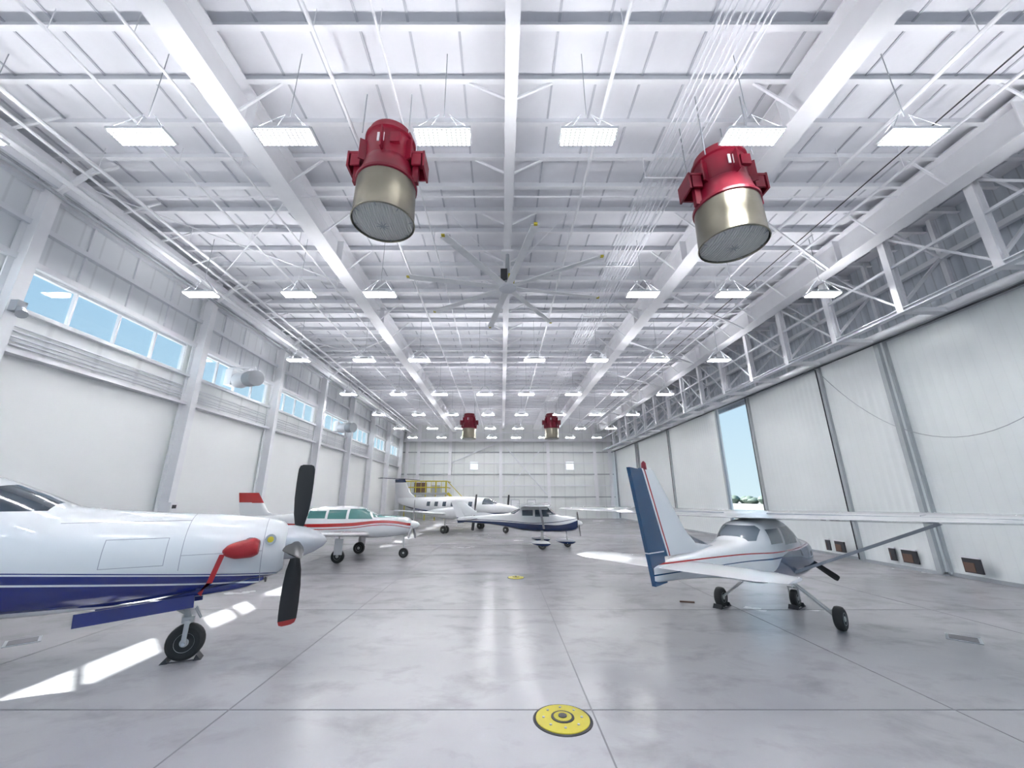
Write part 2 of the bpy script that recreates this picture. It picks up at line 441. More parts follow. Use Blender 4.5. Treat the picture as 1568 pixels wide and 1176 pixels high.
mb.beam((12.2, YB, 9.2), (12.2, YP, 9.2), .08, .08, steel_b)
mb.beam((13.9, YB, 9.6), (13.9, YP, 9.6), .16, .16, steel_b)
while y < 45:
    mb.ibeam((12.2, y, 7.7), (12.2, y, 10.9), .2, .22, white_steel)
    mb.beam((12.2, y, 7.75), (13.4, y, 7.75), .22, .14, white_steel)
    mb.beam((12.2, y, 7.9), (13.9, y, 9.6), .08, .08, steel_b)
    mb.beam((13.9, y, 9.6), (12.3, y, 10.7), .06, .06, steel_b)
    mb.beam((12.2, y, 7.85), (12.2, y + 2.45, 10.3), .06, .06, steel_b)
    mb.beam((13.95, y, 8.0), (13.95, y, 11), .12, .12, steel_b)
    y += 2.45
mb.obj('door_header_truss', smooth=False)
for (y, w) in ((12.3, .45), (14.1, .5), (14.7, .2), (16.9, .45), (17.5, .2)):
    mb = MB(); x = XR - .02
    yb(mb, x, y - w / 2, y + w / 2, .22, .62, .06, darkM); yb(mb, x - .035, y - w / 2 + .15, y + w / 2 - .03, .25, .5, .02, brownM)
    yb(mb, x - .03, y - w / 2 - .03, y + w / 2 + .03, .62, .66, .06, white_steel); mb.obj('door_vent')
mb = MB(); pts = []
for i in range(31):
    t = i / 30; yy = 15.9 - 9.4 * t; pts.append((XR - .22, yy, 7.6 - 3.6 * (1 - (2 * t - 1) ** 2)))
mb.path(pts, .01, greyM); mb.obj('hanging_power_cable')

# ceiling
mb = MB()
mb.box(((XL + XR) / 2 + .3, (YB + YE) / 2, ZD + .08), (XR - XL + 2, YE - YB + .4, .15), deckM)
mb.obj('ceiling', smooth=False)
mb = MB(); PUR = []
y = YB + .3
while y < YE - .2:
    PUR.append(y)
    mb.box(((XL + XR) / 2 + .3, y, ZD - .12), (XR - XL + 1, .02, .24), steel_b)
    mb.box(((XL + XR) / 2 + .3, y - .045, ZD - .235), (XR - XL + 1, .11, .015), white_steel)
    y += 1.0
x = XL + .7
while x < XR + .5:
    mb.box((x, (YB + YE) / 2, ZD - .012), (.045, YE - YB, .02), seamM); x += .97
mb.obj('roof_purlins', smooth=False)
def girder(x, w, zb):
    mb = MB(); zt = 10.9
    mb.ibeam((x, YB, (zb + zt) / 2), (x, YE - .4, (zb + zt) / 2), w, zt - zb, white_steel, .04, .04)
    for i, y in enumerate(PUR[1:-1]):
        if i % 2 == 0:
            for s in (-1, 1): mb.beam((x + s * w * .3, y, zb + .08), (x + s * (w * .3 + .85), y, ZD - .2), .045, .045, white_steel)
        if i % 5 == 0: mb.box((x, y + .4, (zb + zt) / 2), (w * .9, .03, zt - zb - .08), white_steel)
    return mb.obj('roof_girder', smooth=False)
girder(-5.7, .5, 10.0); girder(.2, .26, 10.35); girder(6.4, .5, 10.0); girder(11.7, .5, 10.0)
mb = MB()
for y in range(9, 44, 5):
    mb.beam((6.6, y, 10.1), (11.4, y + 3.0, 9.95), .06, .06, white_steel)
for y in (9, 19, 29, 39):
    mb.tube((-5.9, y, 10.3), (XL + .9, y + 4.8, 10.5), .02, white_steel); mb.tube((-5.9, y + 4.8, 10.3), (XL + .9, y, 10.5), .02, white_steel)
mb.obj('roof_diagonal_bracing')
mb = MB()
for i in range(9): mb.tube((3.75 + i * .12, YB, 10.25 + .03 * (i % 3)), (3.75 + i * .12, YP, 10.25 + .03 * (i % 3)), .02, steel_b, 6)
for y in range(-4, 47, 4): mb.box((4.23, y + .2, 10.2), (1.1, .03, .03), white_steel); [mb.tube((4.23 + s * .53, y + .2, 10.2), (4.23 + s * .53, y + .2, 10.95), .008, white_steel, 5) for s in (-1, 1)]
mb.obj('electrical_conduit_bundle')
mb = MB()
for x, z, r in ((-10.2, 10.3, .05), (-8.2, 10.4, .035), (-3.4, 10.4, .04), (-2.2, 10.3, .025), (2.2, 10.35, .04), (8.6, 10.3, .045), (10.2, 10.3, .04), (-6.6, 10.3, .03)):
    mb.tube((x, YB, z), (x, YP, z), r, white_steel, 8)
    for y in range(-4, 47, 3): mb.tube((x, y, z), (x, y, 10.95), .008, white_steel, 5)
mb.tube((9.4, YB, 10.1), (9.4, YP, 10.1), .015, darkM, 6)
for y in (9.2, 16.2, 23.2, 30.2, 37.2): mb.tube((XL + 1.8, y, 10.5), (11.3, y, 10.5), .025, white_steel, 8)
mb.obj('sprinkler_pipes')

# LED fixtures
mb = MB()
for s in (-1, 1):
    mb.box((s * .2575, 0, -.012), (.5, .34, .02), led)
    mb.box((s * .40, 0, .06), (.22, .3, .01), fill_glow)  # added glowing panel on the housing top, lights the roof
mb.box((0, 0, .03), (1.06, .38, .05), white_steel); mb.box((0, 0, .09), (.4, .2, .08), greyM)
for s in (-.48, .48):
    for q in (-.16, .16): mb.tube((s, q, .05), (s * .2, 0, .55), .006, greyM, 4)
mb.tube((0, 0, .5), (0, 0, 2.15), .009, greyM, 5)
src = mb.obj('led_high_bay_light', smooth=False); me = src.data
COLX = [-10, -6.75, -4.05, -1.1, 1.62, 4.7, 7.7, 10.7]
first = True
for r, y in enumerate([-1.0, 5.77, 11.7, 18.2, 24.8, 31.4, 38.0, 44.0]):
    for c, x in enumerate(COLX):
        if r == 2 and c in (3, 4): continue
        if first: ob = src; first = False
        else: ob = bpy.data.objects.new('led_high_bay_light', me); SC.collection.objects.link(ob)
        ob.location = (x, y, 8.8)

# HVLS fan
fb = empty('ceiling_fan', (.2, 11.6, 9.0))
mb = MB()
bladeW = plain('fan_blade_anodized', (.93, .93, .94), .4)
for i in range(8):
    a = math.radians(12 + 45 * i); d = Vector((math.cos(a), math.sin(a), 0)); t = Vector((-math.sin(a), math.cos(a), .12))
    mb.beam(d * .25, d * 3.2, .22, .025, bladeW, up=(t.cross(d)) * -1)
    mb.box(d * 3.22, (.09, .09, .04), yellowM)
mb.lathe((0, 0, -.08), (0, 0, 1), [(.05, 0), (.28, .02), (.28, .12), (.15, .18)], steel_b)
mb.obj('blades', fb)
mb = MB()
mb.lathe((0, 0, .1), (0, 0, 1), [(.16, 0), (.16, .35), (.08, .42), (.06, 1.2)], greyM, 16)
mb.box((-.12, -.1, .4), (.22, .2, .4), darkM); mb.box((.12, -.12, .25), (.2, .22, .3), yellowM)
mb.box((0, 0, 1.3), (.4, .4, .08), white_steel)
for s in ((1, 1), (1, -1), (-1, 1), (-1, -1)): mb.tube((0, 0, .5), (s[0] * 2.0, s[1] * 2.0, 1.6), .01, white_steel, 4)
mb.obj('motor', fb)

def red_fan(x, y, zb, R=.66, H=2.35):
    e = empty('red_duct_fan', (x, y, zb))
    k = R / .66; s = H / 2.4
    mb = MB()
    mb.lathe((0, 0, 0), (0, 0, 1), [(.66*k, 0), (.68*k, .02), (.66*k, .05), (.65*k, .5*s), (.64*k, 1.0*s)], silverM, 40, cap=False)
    mb.lathe((0, 0, 0), (0, 0, 1), [(.62*k, .03), (.62*k, 1.0*s)], silverM, 40, cap=False)
    mb.obj('silver_duct', e)
    mb = MB()
    mb.lathe((0, 0, .04), (0, 0, 1), [(.02, -.1), (.3*k, -.085), (.5*k, -.05), (.64*k, 0), (.64*k, .02)], meshM, 36)
    for i in range(8):
        a = math.pi * i / 4; mb.tube((0, 0, -.065), (.64*k * math.cos(a), .64*k * math.sin(a), .03), .012, greyM, 5)
    mb.obj('mesh_guard', e)
    mb = MB()
    mb.lathe((0, 0, 0), (0, 0, 1), [(.64*k, .95*s), (.67*k, .97*s), (.67*k, 1.03*s), (.63*k, 1.06*s), (.56*k, 1.35*s), (.54*k, 1.5*s), (.52*k, 1.52*s), (.52*k, 2.15*s), (.57*k, 2.17*s), (.57*k, 2.22*s), (.5*k, 2.24*s), (.5*k, 2.4*s), (.46*k, 2.4*s)], redM, 40)
    for i in range(6):
        a = math.radians(30 + 60 * i); c, sn = math.cos(a), math.sin(a)
        mb.box((c * .58*k, sn * .58*k, 1.75*s), (.18, .03, .55*s), redM, Matrix.Rotation(a, 3, 'Z'))
    for sg in (-1, 1):
        mb.box((sg * .68*k, 0, 1.72*s), (.34, .5, .05), redM); mb.box((sg * .84*k, 0, 1.55*s), (.04, .5, .4), redM)
        mb.box((sg * .68*k, .22, 1.56*s), (.34, .04, .34), redM); mb.box((sg * .68*k, -.22, 1.56*s), (.2, .04, .34), redM)
        mb.box((sg*.66*k, -.1, 1.25*s), (.12, .12, .5), redM)
    mb.box((.25, -.5*k, 1.85*s), (.2, .08, .25), redM)
    mb.box((-.1, -.535*k, 1.85*s), (.05, .02, .22), white_steel); mb.box((0, -.54*k, 1.85*s), (.05, .02, .22), white_steel)
    mb.obj('red_housing', e)
    mb = MB()
    for sx in (-1, 1):
        for sy in (-1, 1): mb.tube((sx * .5, sy * .4, 2.1*s), (sx * .5, sy * .4, 10.95 - zb), .014, greyM, 5)
    mb.obj('hanger_cables', e)
red_fan(-2.5, 7.0, 7.85, .64, 2.3); red_fan(4.84, 7.05, 7.35, .65, 2.25)
red_fan(-3.05, 36.6, 7.6); red_fan(4.7, 36.6, 7.6)

def jet(y, z):
    e = empty('wall_jet_heater', (XL + 1.0, y, z)); mb = MB()
    mb.lathe((0, 0, 0), (.9, -.45, -.05), [(.26, -.05), (.34, 0), (.35, .1), (.33, .5), (.35, .56), (.3, .58)], greyM, 28)
    mb.lathe((0, 0, 0), (.9, -.45, -.05), [(.29, .57), (.05, .62)], greyM, 24)
    mb.lathe((-.75, .3, 0), (.9, -.35, 0), [(.3, 0), (.36, .3), (.28, .8)], white_steel, 24)
    mb.obj('fan_drum', e)
    mb = MB(); mb.beam((-1.0, 0, .5), (.3, -.1, .5), .06, .06, white_steel); mb.tube((.2, -.1, .5), (.2, -.1, .2), .03, white_steel)
    mb.beam((-1.0, 0, -.2), (0, -.1, .45), .05, .05, white_steel); mb.box((-.9, .2, .1), (.3, .5, .7), white_steel); mb.obj('bracket', e)
jet(16.6, 7.35); jet(28.3, 7.2)
mb = MB()
mb.box((XL + .6, 8.5, 6.7), (.2, .2, .28), greyM); mb.tube((XL + .7, 8.5, 6.65), (XL + .9, 8.4, 6.45), .07, greyM, 14, .11); mb.obj('wall_speaker_horn')
mb = MB(); mb.box((XL + .56, 14.5, 1.9), (.12, .3, .5), white_steel); mb.box((XL + .63, 14.5, 2.0), (.03, .16, .12), darkM); mb.obj('column_control_box', smooth=False)

def anchor(x, y, r):
    mb = MB()
    mb.lathe((0, 0, .002), (0, 0, 1), [(r * 1.17, 0), (r * 1.15, .006), (r, .007)], darkM, 48)
    mb.lathe((0, 0, .004), (0, 0, 1), [(r * 1.06, 0), (r * 1.05, .012), (r * .9, .018), (r * .46, .022)], yellowM, 48)
    mb.lathe((0, 0, .02), (0, 0, 1), [(r * .46, 0), (r * .45, .012), (r * .2, .012)], darkM, 32)
    mb.lathe((0, 0, .02), (0, 0, 1), [(r * .36, .0), (r * .35, .016), (r * .16, .017)], yellowM, 32)
    mb.lathe((0, 0, .03), (0, 0, 1), [(r * .17, 0), (r * .17, .014), (r * .05, .016)], darkM, 16)
    for i in range(8):
        a = i * math.pi / 4; mb.lathe((r * .75 * math.cos(a), r * .75 * math.sin(a), .02), (0, 0, 1), [(.014, 0), (.014, .012)], greyM, 8)
    mb.obj('yellow_floor_hatch', loc=(x, y, 0))
anchor(.66, 5.07, .275); anchor(.43, 12.9, .22)
for x, y in ((7.85, 7.6), (-7.97, 7.46)):
    mb = MB(); mb.box((0, 0, .004), (.42, .42, .01), greyM); mb.box((0, 0, .008), (.34, .34, .01), jointM); mb.obj('floor_drain_plate', loc=(x, y, 0), rotz=math.radians(45), smooth=False)

# ------------------------------------------------------------------ aircraft
W = (.82, .82, .83); BLUE = (.006, .016, .16); NAVY = (.005, .018, .08); MBLUE = (.009, .055, .14); RED = (.34, .010, .010)
GLASS = (.03, .045, .065); GLASSL = (.12, .15, .18); TEAL = (.04, .16, .15)
bladeM = plain('black_propeller_blade', (.010, .010, .012), .4); bladeG = plain('grey_propeller_blade', (.3, .3, .32), .3, .5)
redtip = plain('propeller_red_tip', (.3, .02, .02), .4)
whiteP = livery('white_aircraft_paint', W, [])
shadeP = livery('light_grey_aircraft_paint', (.34, .36, .40), [])

def chock(x, y, rz, mat=darkM):
    mb = MB()
    for s in (-1, 1):
        mb.add([(s*.15, -.09, 0), (s*.25, -.09, 0), (s*.18, -.09, .08), (s*.15, .09, 0), (s*.25, .09, 0), (s*.18, .09, .08)],
               [(0, 1, 2), (3, 5, 4), (0, 3, 4, 1), (1, 4, 5, 2), (2, 5, 3, 0)], mat)
    mb.tube((-.2, -.11, .02), (.2, -.11, .02), .008, darkM, 5)
    mb.obj('wheel_chock', loc=(x, y, 0), rotz=rz, smooth=False)

# --- A
hA = math.radians(23.8)
A = empty('single_turboprop_airplane', (-3.56, 7.19, 0), hA)
def bandA(off0, off1):
    def up(x): return 1.17 + .088 * (-x - .3)
    lo = [(-8.6, up(-5)+.4+off0), (-5, up(-5) + off0), (-2.5, up(-2.5) + off0), (0, up(0) + off0)]
    hi = [(-8.6, up(-5)+.4+off1), (-5, up(-5) + off1), (-2.5, up(-2.5) + off1), (0, up(0) + off1)]
    return lo, hi
lin = (.38, .38, .42)
livA = livery('white_blue_turboprop_paint', W, [
    (BLUE, 'band', ([(-8.6, 1.2), (-5, .88), (-3.7, .90), (-1.8, .84), (0, .5)], bandA(0, -.01)[1])),
    (W, 'band', bandA(-.045, -.025)),
    (W, 'band', bandA(-.17, -.145)),
    (lin, 'hp', [(1, 0, 0, .405), (-1, 0, 0, -.397)]),
    (lin, 'hp', [(0, 0, 1, -1.50), (0, 0, -1, 1.507), (-1, 0, 0, -.4), (1, 0, 0, 1.4)]),
    (lin, 'hp', [(1, 0, 0, 2.8), (-1, 0, 0, -1.4), (0, 0, 1, -1.967), (0, 0, -1, 1.975)]),
    (lin, 'hp', [(1, 0, 0, 1.405), (-1, 0, 0, -1.397), (0, 0, 1, -1.3)]),
    (lin, 'hp', [(1, 0, 0, 2.26), (-1, 0, 0, -1.58), (0, 0, 1, -1.742), (0, 0, -1, 1.75)]),
    (lin, 'hp', [(1, 0, 0, 2.26), (-1, 0, 0, -1.58), (0, 0, 1, -1.38), (0, 0, -1, 1.388)]),
    (lin, 'hp', [(1, 0, 0, 2.263), (-1, 0, 0, -2.255), (0, 0, 1, -1.38), (0, 0, -1, 1.75)]),
    (lin, 'hp', [(1, 0, 0, 1.585), (-1, 0, 0, -1.577), (0, 0, 1, -1.38), (0, 0, -1, 1.75)]),
    (GLASS, 'hp', [(-1, 0, 0, -3.02), (1, 0, 0, 3.95), (0, 0, 1, -2.13), (.35, 0, -1, 3.72), (0, 1, 0, -.06)]),
    (GLASS, 'hp', [(-1, 0, 0, -4.1), (1, 0, 0, 4.7), (0, 0, 1, -1.95), (0, 0, -1, 2.4)]),
    (GLASS, 'hp', [(-1, 0, 0, -4.95), (1, 0, 0, 5.4), (0, 0, 1, -2.0), (0, 0, -1, 2.4)]),
], .12)
mb = MB()
fuselage(mb, [(-.1, 1.53, .3, .3, .36), (-.18, 1.53, .37, .38, .43), (-.35, 1.52, .43, .44, .47), (-1, 1.5, .55, .54, .55), (-2, 1.48, .64, .62, .66), (-2.85, 1.5, .71, .68, .72),
              (-3.3, 1.53, .74, .84, .75), (-3.9, 1.6, .77, 1.0, .82), (-4.5, 1.62, .78, 1.04, .84), (-5.8, 1.65, .76, 1.0, .84), (-7.2, 1.8, .5, .7, .6), (-8.5, 2.0, .1, .3, .3)], livA, .1, 48)
mb.obj('fuselage', A)
mb = MB()
fuselage(mb, [(-.35, 1.08, .2, .12, .06), (-.6, 1.02, .26, .16, .1), (-1.6, .9, .22, .16, .06), (-2.1, .86, .05, .1, .02)], livA, .1, 20)
mb.lathe((-.34, 0, 1.08), (1, 0, 0), [(.1, 0), (.1, .02), (.05, .02)], darkM, 16)
mb.obj('chin_intake', A)
bluP = livery('blue_aircraft_paint', BLUE, [])
mb = MB()
for s in (-1, 1): mb.beam((-1.2, s * .25, .83), (-2.5, s * .3, .71), .02, .17, bluP)
mb.obj('nose_gear_doors', A)
mb = MB()
for s in (-1, 1):
    mb.lathe((-.52, s * .40, 1.60), (-.35, s * .8, -.05), [(.07, -.1), (.11, .05), (.12, .12), (.09, .12)], chrome, 18)
    mb.lathe((-.33, s * .38, 1.66), (.4, s * .9, .1), [(.075, 0), (.08, .06), (.05, .06)], chrome, 14)
    mb.lathe((-.33, s * .395, 1.66), (.4, s * .9, .1), [(.045, .03), (.045, .06), (.02, .065)], yellowM, 14)
mb.obj('exhaust_stacks', A)
mb = MB()
fuselage(mb, [(-1.1, 1.56, .03, .02, .02), (-1.05, 1.56, .08, .07, .08), (-.9, 1.55, .11, .12, .13), (-.72, 1.55, .12, .14, .14), (-.64, 1.54, .09, .1, .1)], redcl, .04, 20)
for i, v in enumerate(mb.v): mb.v[i] = (v[0] + .2, v[1] * 1.2 - .58, v[2] + (v[0]+.9)*.12)
mb.add([(-.92, -.66, 1.5), (-.85, -.66, 1.5), (-.95, -.64, 1.12), (-1.02, -.64, 1.12)], [(0, 1, 2, 3)], redcl)
mb.add([(-.95, -.64, 1.12), (-1.02, -.64, 1.12), (-1.05, -.65, .96), (-1.10, -.65, 1.0)], [(0, 1, 2, 3)], redcl)
mb.obj('red_exhaust_cover', A)
mb = MB()
mb.lathe((-.12, 0, 1.58), (1, 0, 0), [(.27, 0), (.27, .1), (.24, .28), (.17, .46), (.08, .6), (.01, .65)], silverP, 32); mb.obj('spinner', A)
mb = MB()
for k in range(4):
    a = math.radians(-3 + 90 * k)
    blade(mb, (.06, 0, 1.58), (0, math.sin(a), math.cos(a)), (1, 0, 0), 1.29, .29, math.radians(72), bladeM, redtip if k == 2 else None, .04, .17)
mb.obj('propeller', A)
mb = MB(); gx = -1.26
mb.tube((gx - .15, 0, 1.0), (gx - .02, 0, .55), .045, hubM, 14); mb.tube((gx - .1, 0, .75), (gx, 0, .45), .03, chrome, 12)
mb.tube((gx - .02, 0, .58), (gx - .02, 0, .5), .08, hubM, 12)
mb.tube((gx - .02, 0, .6), (gx - .45, 0, .85), .025, hubM, 8)
for s in (-1, 1): mb.beam((gx, s * .12, .52), (gx, s * .12, .23), .03, .06, hubM, up=(1, 0, 0))
mb.beam((gx, -.13, .52), (gx, .13, .52), .06, .05, hubM)
mb.tube((gx, -.14, .24), (gx, .14, .24), .025, chrome)
for s in (-1, 1): mb.tube((gx + .05, s * .05, .7), (gx + .14, s * .02, .55), .014, hubM, 6)
wheel(mb, (gx, 0, .245), .245, .17, tireM, hubM); mb.obj('nose_gear', A)
mb = MB()
for s in (-1, 1):
    surf(mb, [((-4.7, s * .3, .95), 1.7, .26), ((-4.9, s * 3, 1.15), 1.3, .18), ((-5.1, s * 5.0, 1.35), .95, .1), ((-5.2, s * 5.2, 1.37), .6, .05)], (0, 0, 1), whiteP)
    surf(mb, [((-7.6, 0, 2.15), .9, .1), ((-7.8, s * 1.9, 2.2), .55, .06)], (0, 0, 1), whiteP)
    mb.tube((-5.5, s * 1.9, 1.0), (-5.5, s * 1.9, .3), .05, hubM); wheel(mb, (-5.5, s * 1.9, .26), .26, .18, tireM, hubM)
surf(mb, [((-6.3, 0, 2.3), 1.9, .08), ((-7.2, 0, 2.7), 1.35, .1), ((-7.9, 0, 3.9), .75, .06)], (0, 1, 0), bluP, 1.0)
mb.obj('wings_and_tail', A)
def Apos(x, y):
    return (-3.56 + math.cos(hA) * x - math.sin(hA) * y, 7.19 + math.sin(hA) * x + math.cos(hA) * y)
chock(*Apos(-1.26, 0), hA)

# --- high wing
def high_wing(loc, hd, fusemat, wingmat, rudM, finM, pants=None, sc=1.0, beacon=True, prop=bladeM, fh=1.0):
    e = empty('high_wing_airplane', (loc[0], loc[1], 0), hd, sc)
    F = lambda z: 1.2 + (z - 1.2) * fh if z > 1.2 else z
    mb = MB()
    fuselage(mb, [(1.74, 1.10, .27, .2, .24), (1.66, 1.10, .36, .27, .3), (1.45, 1.09, .43, .33, .36), (.95, 1.09, .48, .38, .40), (.72, 1.12, .49, .40, .43), (.45, 1.2, .50, .56, .5), (.18, 1.22, .50, .66, .52), (-.2, 1.24, .50, .66, .53),
                  (-.95, 1.25, .47, .61, .50), (-1.2, 1.25, .42, .52, .46), (-1.5, 1.25, .36, .37, .40), (-1.75, 1.25, .32, .30, .35), (-2.6, 1.26, .22, .22, .24), (-3.6, 1.25, .11, .16, .15), (-4.25, 1.24, .035, .11, .11)], fusemat, .1, 40, 3.2)
    mb.obj('fuselage', e)
    mb = MB()
    secs = []
    for y, le, c, t, z in ((-5.05, .2, 1.0, .07, 2.0), (-4.95, .3, 1.15, .12, 1.99), (-2.6, .45, 1.55, .22, 1.96), (0, .45, 1.6, .22, 1.93), (2.6, .45, 1.55, .22, 1.96), (4.95, .3, 1.15, .12, 1.99), (5.05, .2, 1.0, .07, 2.0)):
        secs.append(((le, y, z), c, t))
    surf(mb, secs, (0, 0, 1), wingmat, .6)
    for s in (-1, 1):
        mb.box((-.35, s * 2.55, 2.04), (1.4, .015, .01), shadeP)
        mb.box((-.72, s * 2.6, 2.005), (.02, 4.4, .02), shadeP)
    mb.obj('wing', e)
    mb = MB()
    for s in (-1, 1):
        mb.beam((.1, s * .45, .88), (-.05, s * 2.65, 1.90), .05, .10, shadeP, up=(1, 0, 0))
        surf(mb, [((-3.2, s * .05, 1.32), .95, .07), ((-3.38, s * 1.3, 1.33), .78, .06), ((-3.53, s * 1.62, 1.33), .5, .04)], (0, 0, 1), wingmat, 1.0)
    mb.obj('struts_and_stabilizer', e)
    mb = MB()
    surf(mb, [((-1.9, 0, 1.45), 2.0, .05), ((-2.9, 0, 1.58), 1.0, .07), ((-3.2, 0, F(1.8)), .75, .07), ((-3.95, 0, F(2.7)), .42, .05), ((-4.0, 0, F(2.74)), .36, .03)], (0, 1, 0), finM, 1.0); mb.obj('fin', e)
    mb = MB()
    def slab(pts, w, m):
        vs = [(x, -w, z) for x, z in pts] + [(x, w, z) for x, z in pts]; n = len(pts)
        mb.add(vs, [tuple(range(n)), tuple(range(2*n-1, n-1, -1))] + [(i, (i+1) % n, n+(i+1) % n, n+i) for i in range(n)], m)
    slab([(-3.93, F(1.6)), (-4.33, F(2.72)), (-4.62, F(2.74)), (-4.3, 1.35), (-4.24, 1.08), (-3.92, 1.1)], .03, rudM)
    if beacon: mb.lathe((-4.2, 0, 2.72), (0, 0, 1), [(.04, 0), (.04, .04), (.035, .1), (.01, .13)], redM, 12)
    mb.obj('rudder', e)
    mb = MB()
    mb.lathe((1.7, 0, 1.1), (1, 0, 0), [(.16, 0), (.15, .1), (.09, .24), (.01, .3)], wingmat if pants is None else pants, 20)
    for a in (55, 235):
        a = math.radians(a); blade(mb, (1.8, 0, 1.1), (0, math.sin(a), math.cos(a)), (1, 0, 0), .88, .15, math.radians(22), prop, None, .03)
    mb.obj('propeller', e)
    mb = MB()
    for s in (-1, 1):
        mb.beam((0, s * .3, .78), (0, s * .98, .22), .13, .03, hubM, up=(0, -s * .6, -.7))
        wheel(mb, (0, s * 1.04, .2), .2, .15, tireM, hubM)
    wheel(mb, (1.22, 0, .18), .18, .13, tireM, hubM)
    mb.tube((1.16, 0, .85), (1.2, 0, .4), .03, chrome); mb.beam((1.2, -.09, .4), (1.2, .09, .4), .05, .04, hubM)
    for s in (-1, 1): mb.beam((1.2, s * .09, .42), (1.22, s * .09, .17), .03, .04, hubM, up=(1, 0, 0))
    mb.obj('landing_gear', e)
    if pants:
        mb = MB()
        for (x, y) in ((0, 1.04), (0, -1.04), (1.22, 0)):
            m2 = MB(); fuselage(m2, [(.38, .25, .03, .04, .04), (.25, .26, .1, .1, .12), (.05, .27, .12, .13, .15), (-.3, .28, .07, .1, .1), (-.55, .3, .01, .02, .02)], pants, .06, 18)
            mb.add([(a + x, b_ + y, c) for a, b_, c in m2.v], m2.f, pants)
        mb.obj('wheel_fairings', e)
    return e

def WIN(G):
    return [
    (G, 'hp', [(-1, 0, 0, .36), (1, 0, 0, .32), (0, 0, 1, -1.42), (0, 0, -1, 1.74), (0, 1, 0, -.3), (-1, 0, -.9, 1.9)]),
    (G, 'hp', [(-1, 0, 0, -.42), (1, 0, 0, .95), (0, 0, 1, -1.46), (0, 0, -1, 1.72), (0, 1, 0, -.3)]),
    (G, 'hp', [(-1, 0, 0, -1.06), (1, 0, 0, 1.52), (0, 0, 1, -1.54), (0, 0, -1, 1.79), (0, -1, 0, .36)]),
    (G, 'hp', [(1, 0, 0, -.3), (0, 0, 1, -1.51), (0, 0, -1, 1.86), (1, 0, .8, -1.60)]),
]
livE = livery('white_blue_red_airplane_paint', W, [
    (MBLUE, 'band', ([(-4.3, 1.02), (-2, 1.0), (-1.2, .9), (-.6, .74), (1.8, .9)], [(-4.3, 1.03), (-2, 1.01), (-1.0, 1.0), (-.5, 1.24), (.4, 1.28), (1.8, 1.32)])),
    (RED, 'band', ([(-4.3, 1.355), (-2, 1.34), (-.5, 1.30), (1.8, 1.345)], [(-4.3, 1.375), (-2, 1.36), (-.5, 1.32), (1.8, 1.365)])),
    (MBLUE, 'band', ([(-4.3, 1.22), (-2, 1.22), (-.5, 1.2), (1.8, 1.31)], [(-4.3, 1.24), (-2, 1.235), (-.5, 1.23), (1.8, 1.33)])),
] + WIN(GLASSL))
rudE = livery('blue_rudder_paint', MBLUE, [(W, 'hp', [(0, 0, 1, -1.52), (0, 0, -1, 1.535)])])
finE = livery('white_fin_paint', W, [(MBLUE, 'hp', [(-1, 0, -.38, -3.24), (1, 0, .38, 3.34)]), (RED, 'hp', [(-1, 0, -.38, -3.17), (1, 0, .38, 3.20)])])
hE = math.radians(38.5)
high_wing((5.5, 8.83), hE, livE, whiteP, rudE, finE)
def Ep(x, y): return (5.5 + math.cos(hE) * x - math.sin(hE) * y, 8.83 + math.sin(hE) * x + math.cos(hE) * y)
chock(*Ep(0, 1.04), hE); chock(*Ep(1.22, 0), hE)
mb = MB(); p = Ep(-.1, 1.5); mb.beam((p[0] - .1, p[1], .02), (p[0] - .4, p[1] + .08, .02), .04, .03, brownM); mb.obj('tow_bar')

livD = livery('white_navy_airplane_paint', W, [
    (NAVY, 'band', ([(-4.3, 1.0), (-2, .9), (0, .4), (1.8, .4)], [(-4.3, 1.2), (-2, 1.16), (0, 1.06), (1.0, 1.06), (1.8, 1.28)])),
    (NAVY, 'band', ([(-4.3, 1.27), (-2, 1.2), (0, 1.11), (1.8, 1.34)], [(-4.3, 1.29), (-2, 1.23), (0, 1.14), (1.8, 1.36)])),
] + WIN(GLASS))
pantD = livery('navy_fairing_paint', W, [(NAVY, 'hp', [(0, 0, -1, .26)])])
high_wing((2.0, 20.6), math.radians(-6), livD, whiteP, livery('white_rudder_paint', W, [(NAVY, 'hp', [(0, 0, -1, 1.35)])]), whiteP, pants=pantD, beacon=False, fh=.6)

# --- B
livB = livery('white_red_airplane_paint', W, [
    (RED, 'band', ([(-4.7, 1.3), (-2, 1.2), (0, 1.22), (1.5, 1.34), (2.5, 1.2)], [(-4.7, 1.4), (-2, 1.32), (0, 1.35), (1.5, 1.44), (2.5, 1.3)])),
    (RED, 'band', ([(-4.7, 1.2), (-2, 1.1), (0, 1.14), (1.5, 1.26), (2.5, 1.1)], [(-4.7, 1.22), (-2, 1.13), (0, 1.17), (1.5, 1.29), (2.5, 1.12)])),
    (TEAL, 'hp', [(-1, 0, 0, 1.0), (1, 0, 0, -.02), (0, 0, 1, -1.5), (-1, 0, -.8, 2.15), (0, 0, -1, 1.88)]),
    (TEAL, 'hp', [(-1, 0, 0, -.08), (1, 0, 0, .8), (0, 0, 1, -1.5), (0, 0, -1, 1.84)]),
    (TEAL, 'hp', [(-1, 0, 0, -.9), (1, 0, 0, 1.6), (0, 0, 1, -1.52), (0, 0, -1, 1.8)]),
    (TEAL, 'hp', [(-1, 0, 0, -1.7), (1, 0, 0, 2.1), (0, 0, 1, -1.54), (0, 0, -1, 1.72)]),
    (TEAL, 'hp', [(1, 0, 0, -.45), (0, 0, 1, -1.55), (1, 0, .8, -2.22), (0, 0, -1, 1.95)]),
])
hB = math.radians(2)
B = empty('low_wing_airplane', (-6.07, 16.85, 0), hB)
mb = MB()
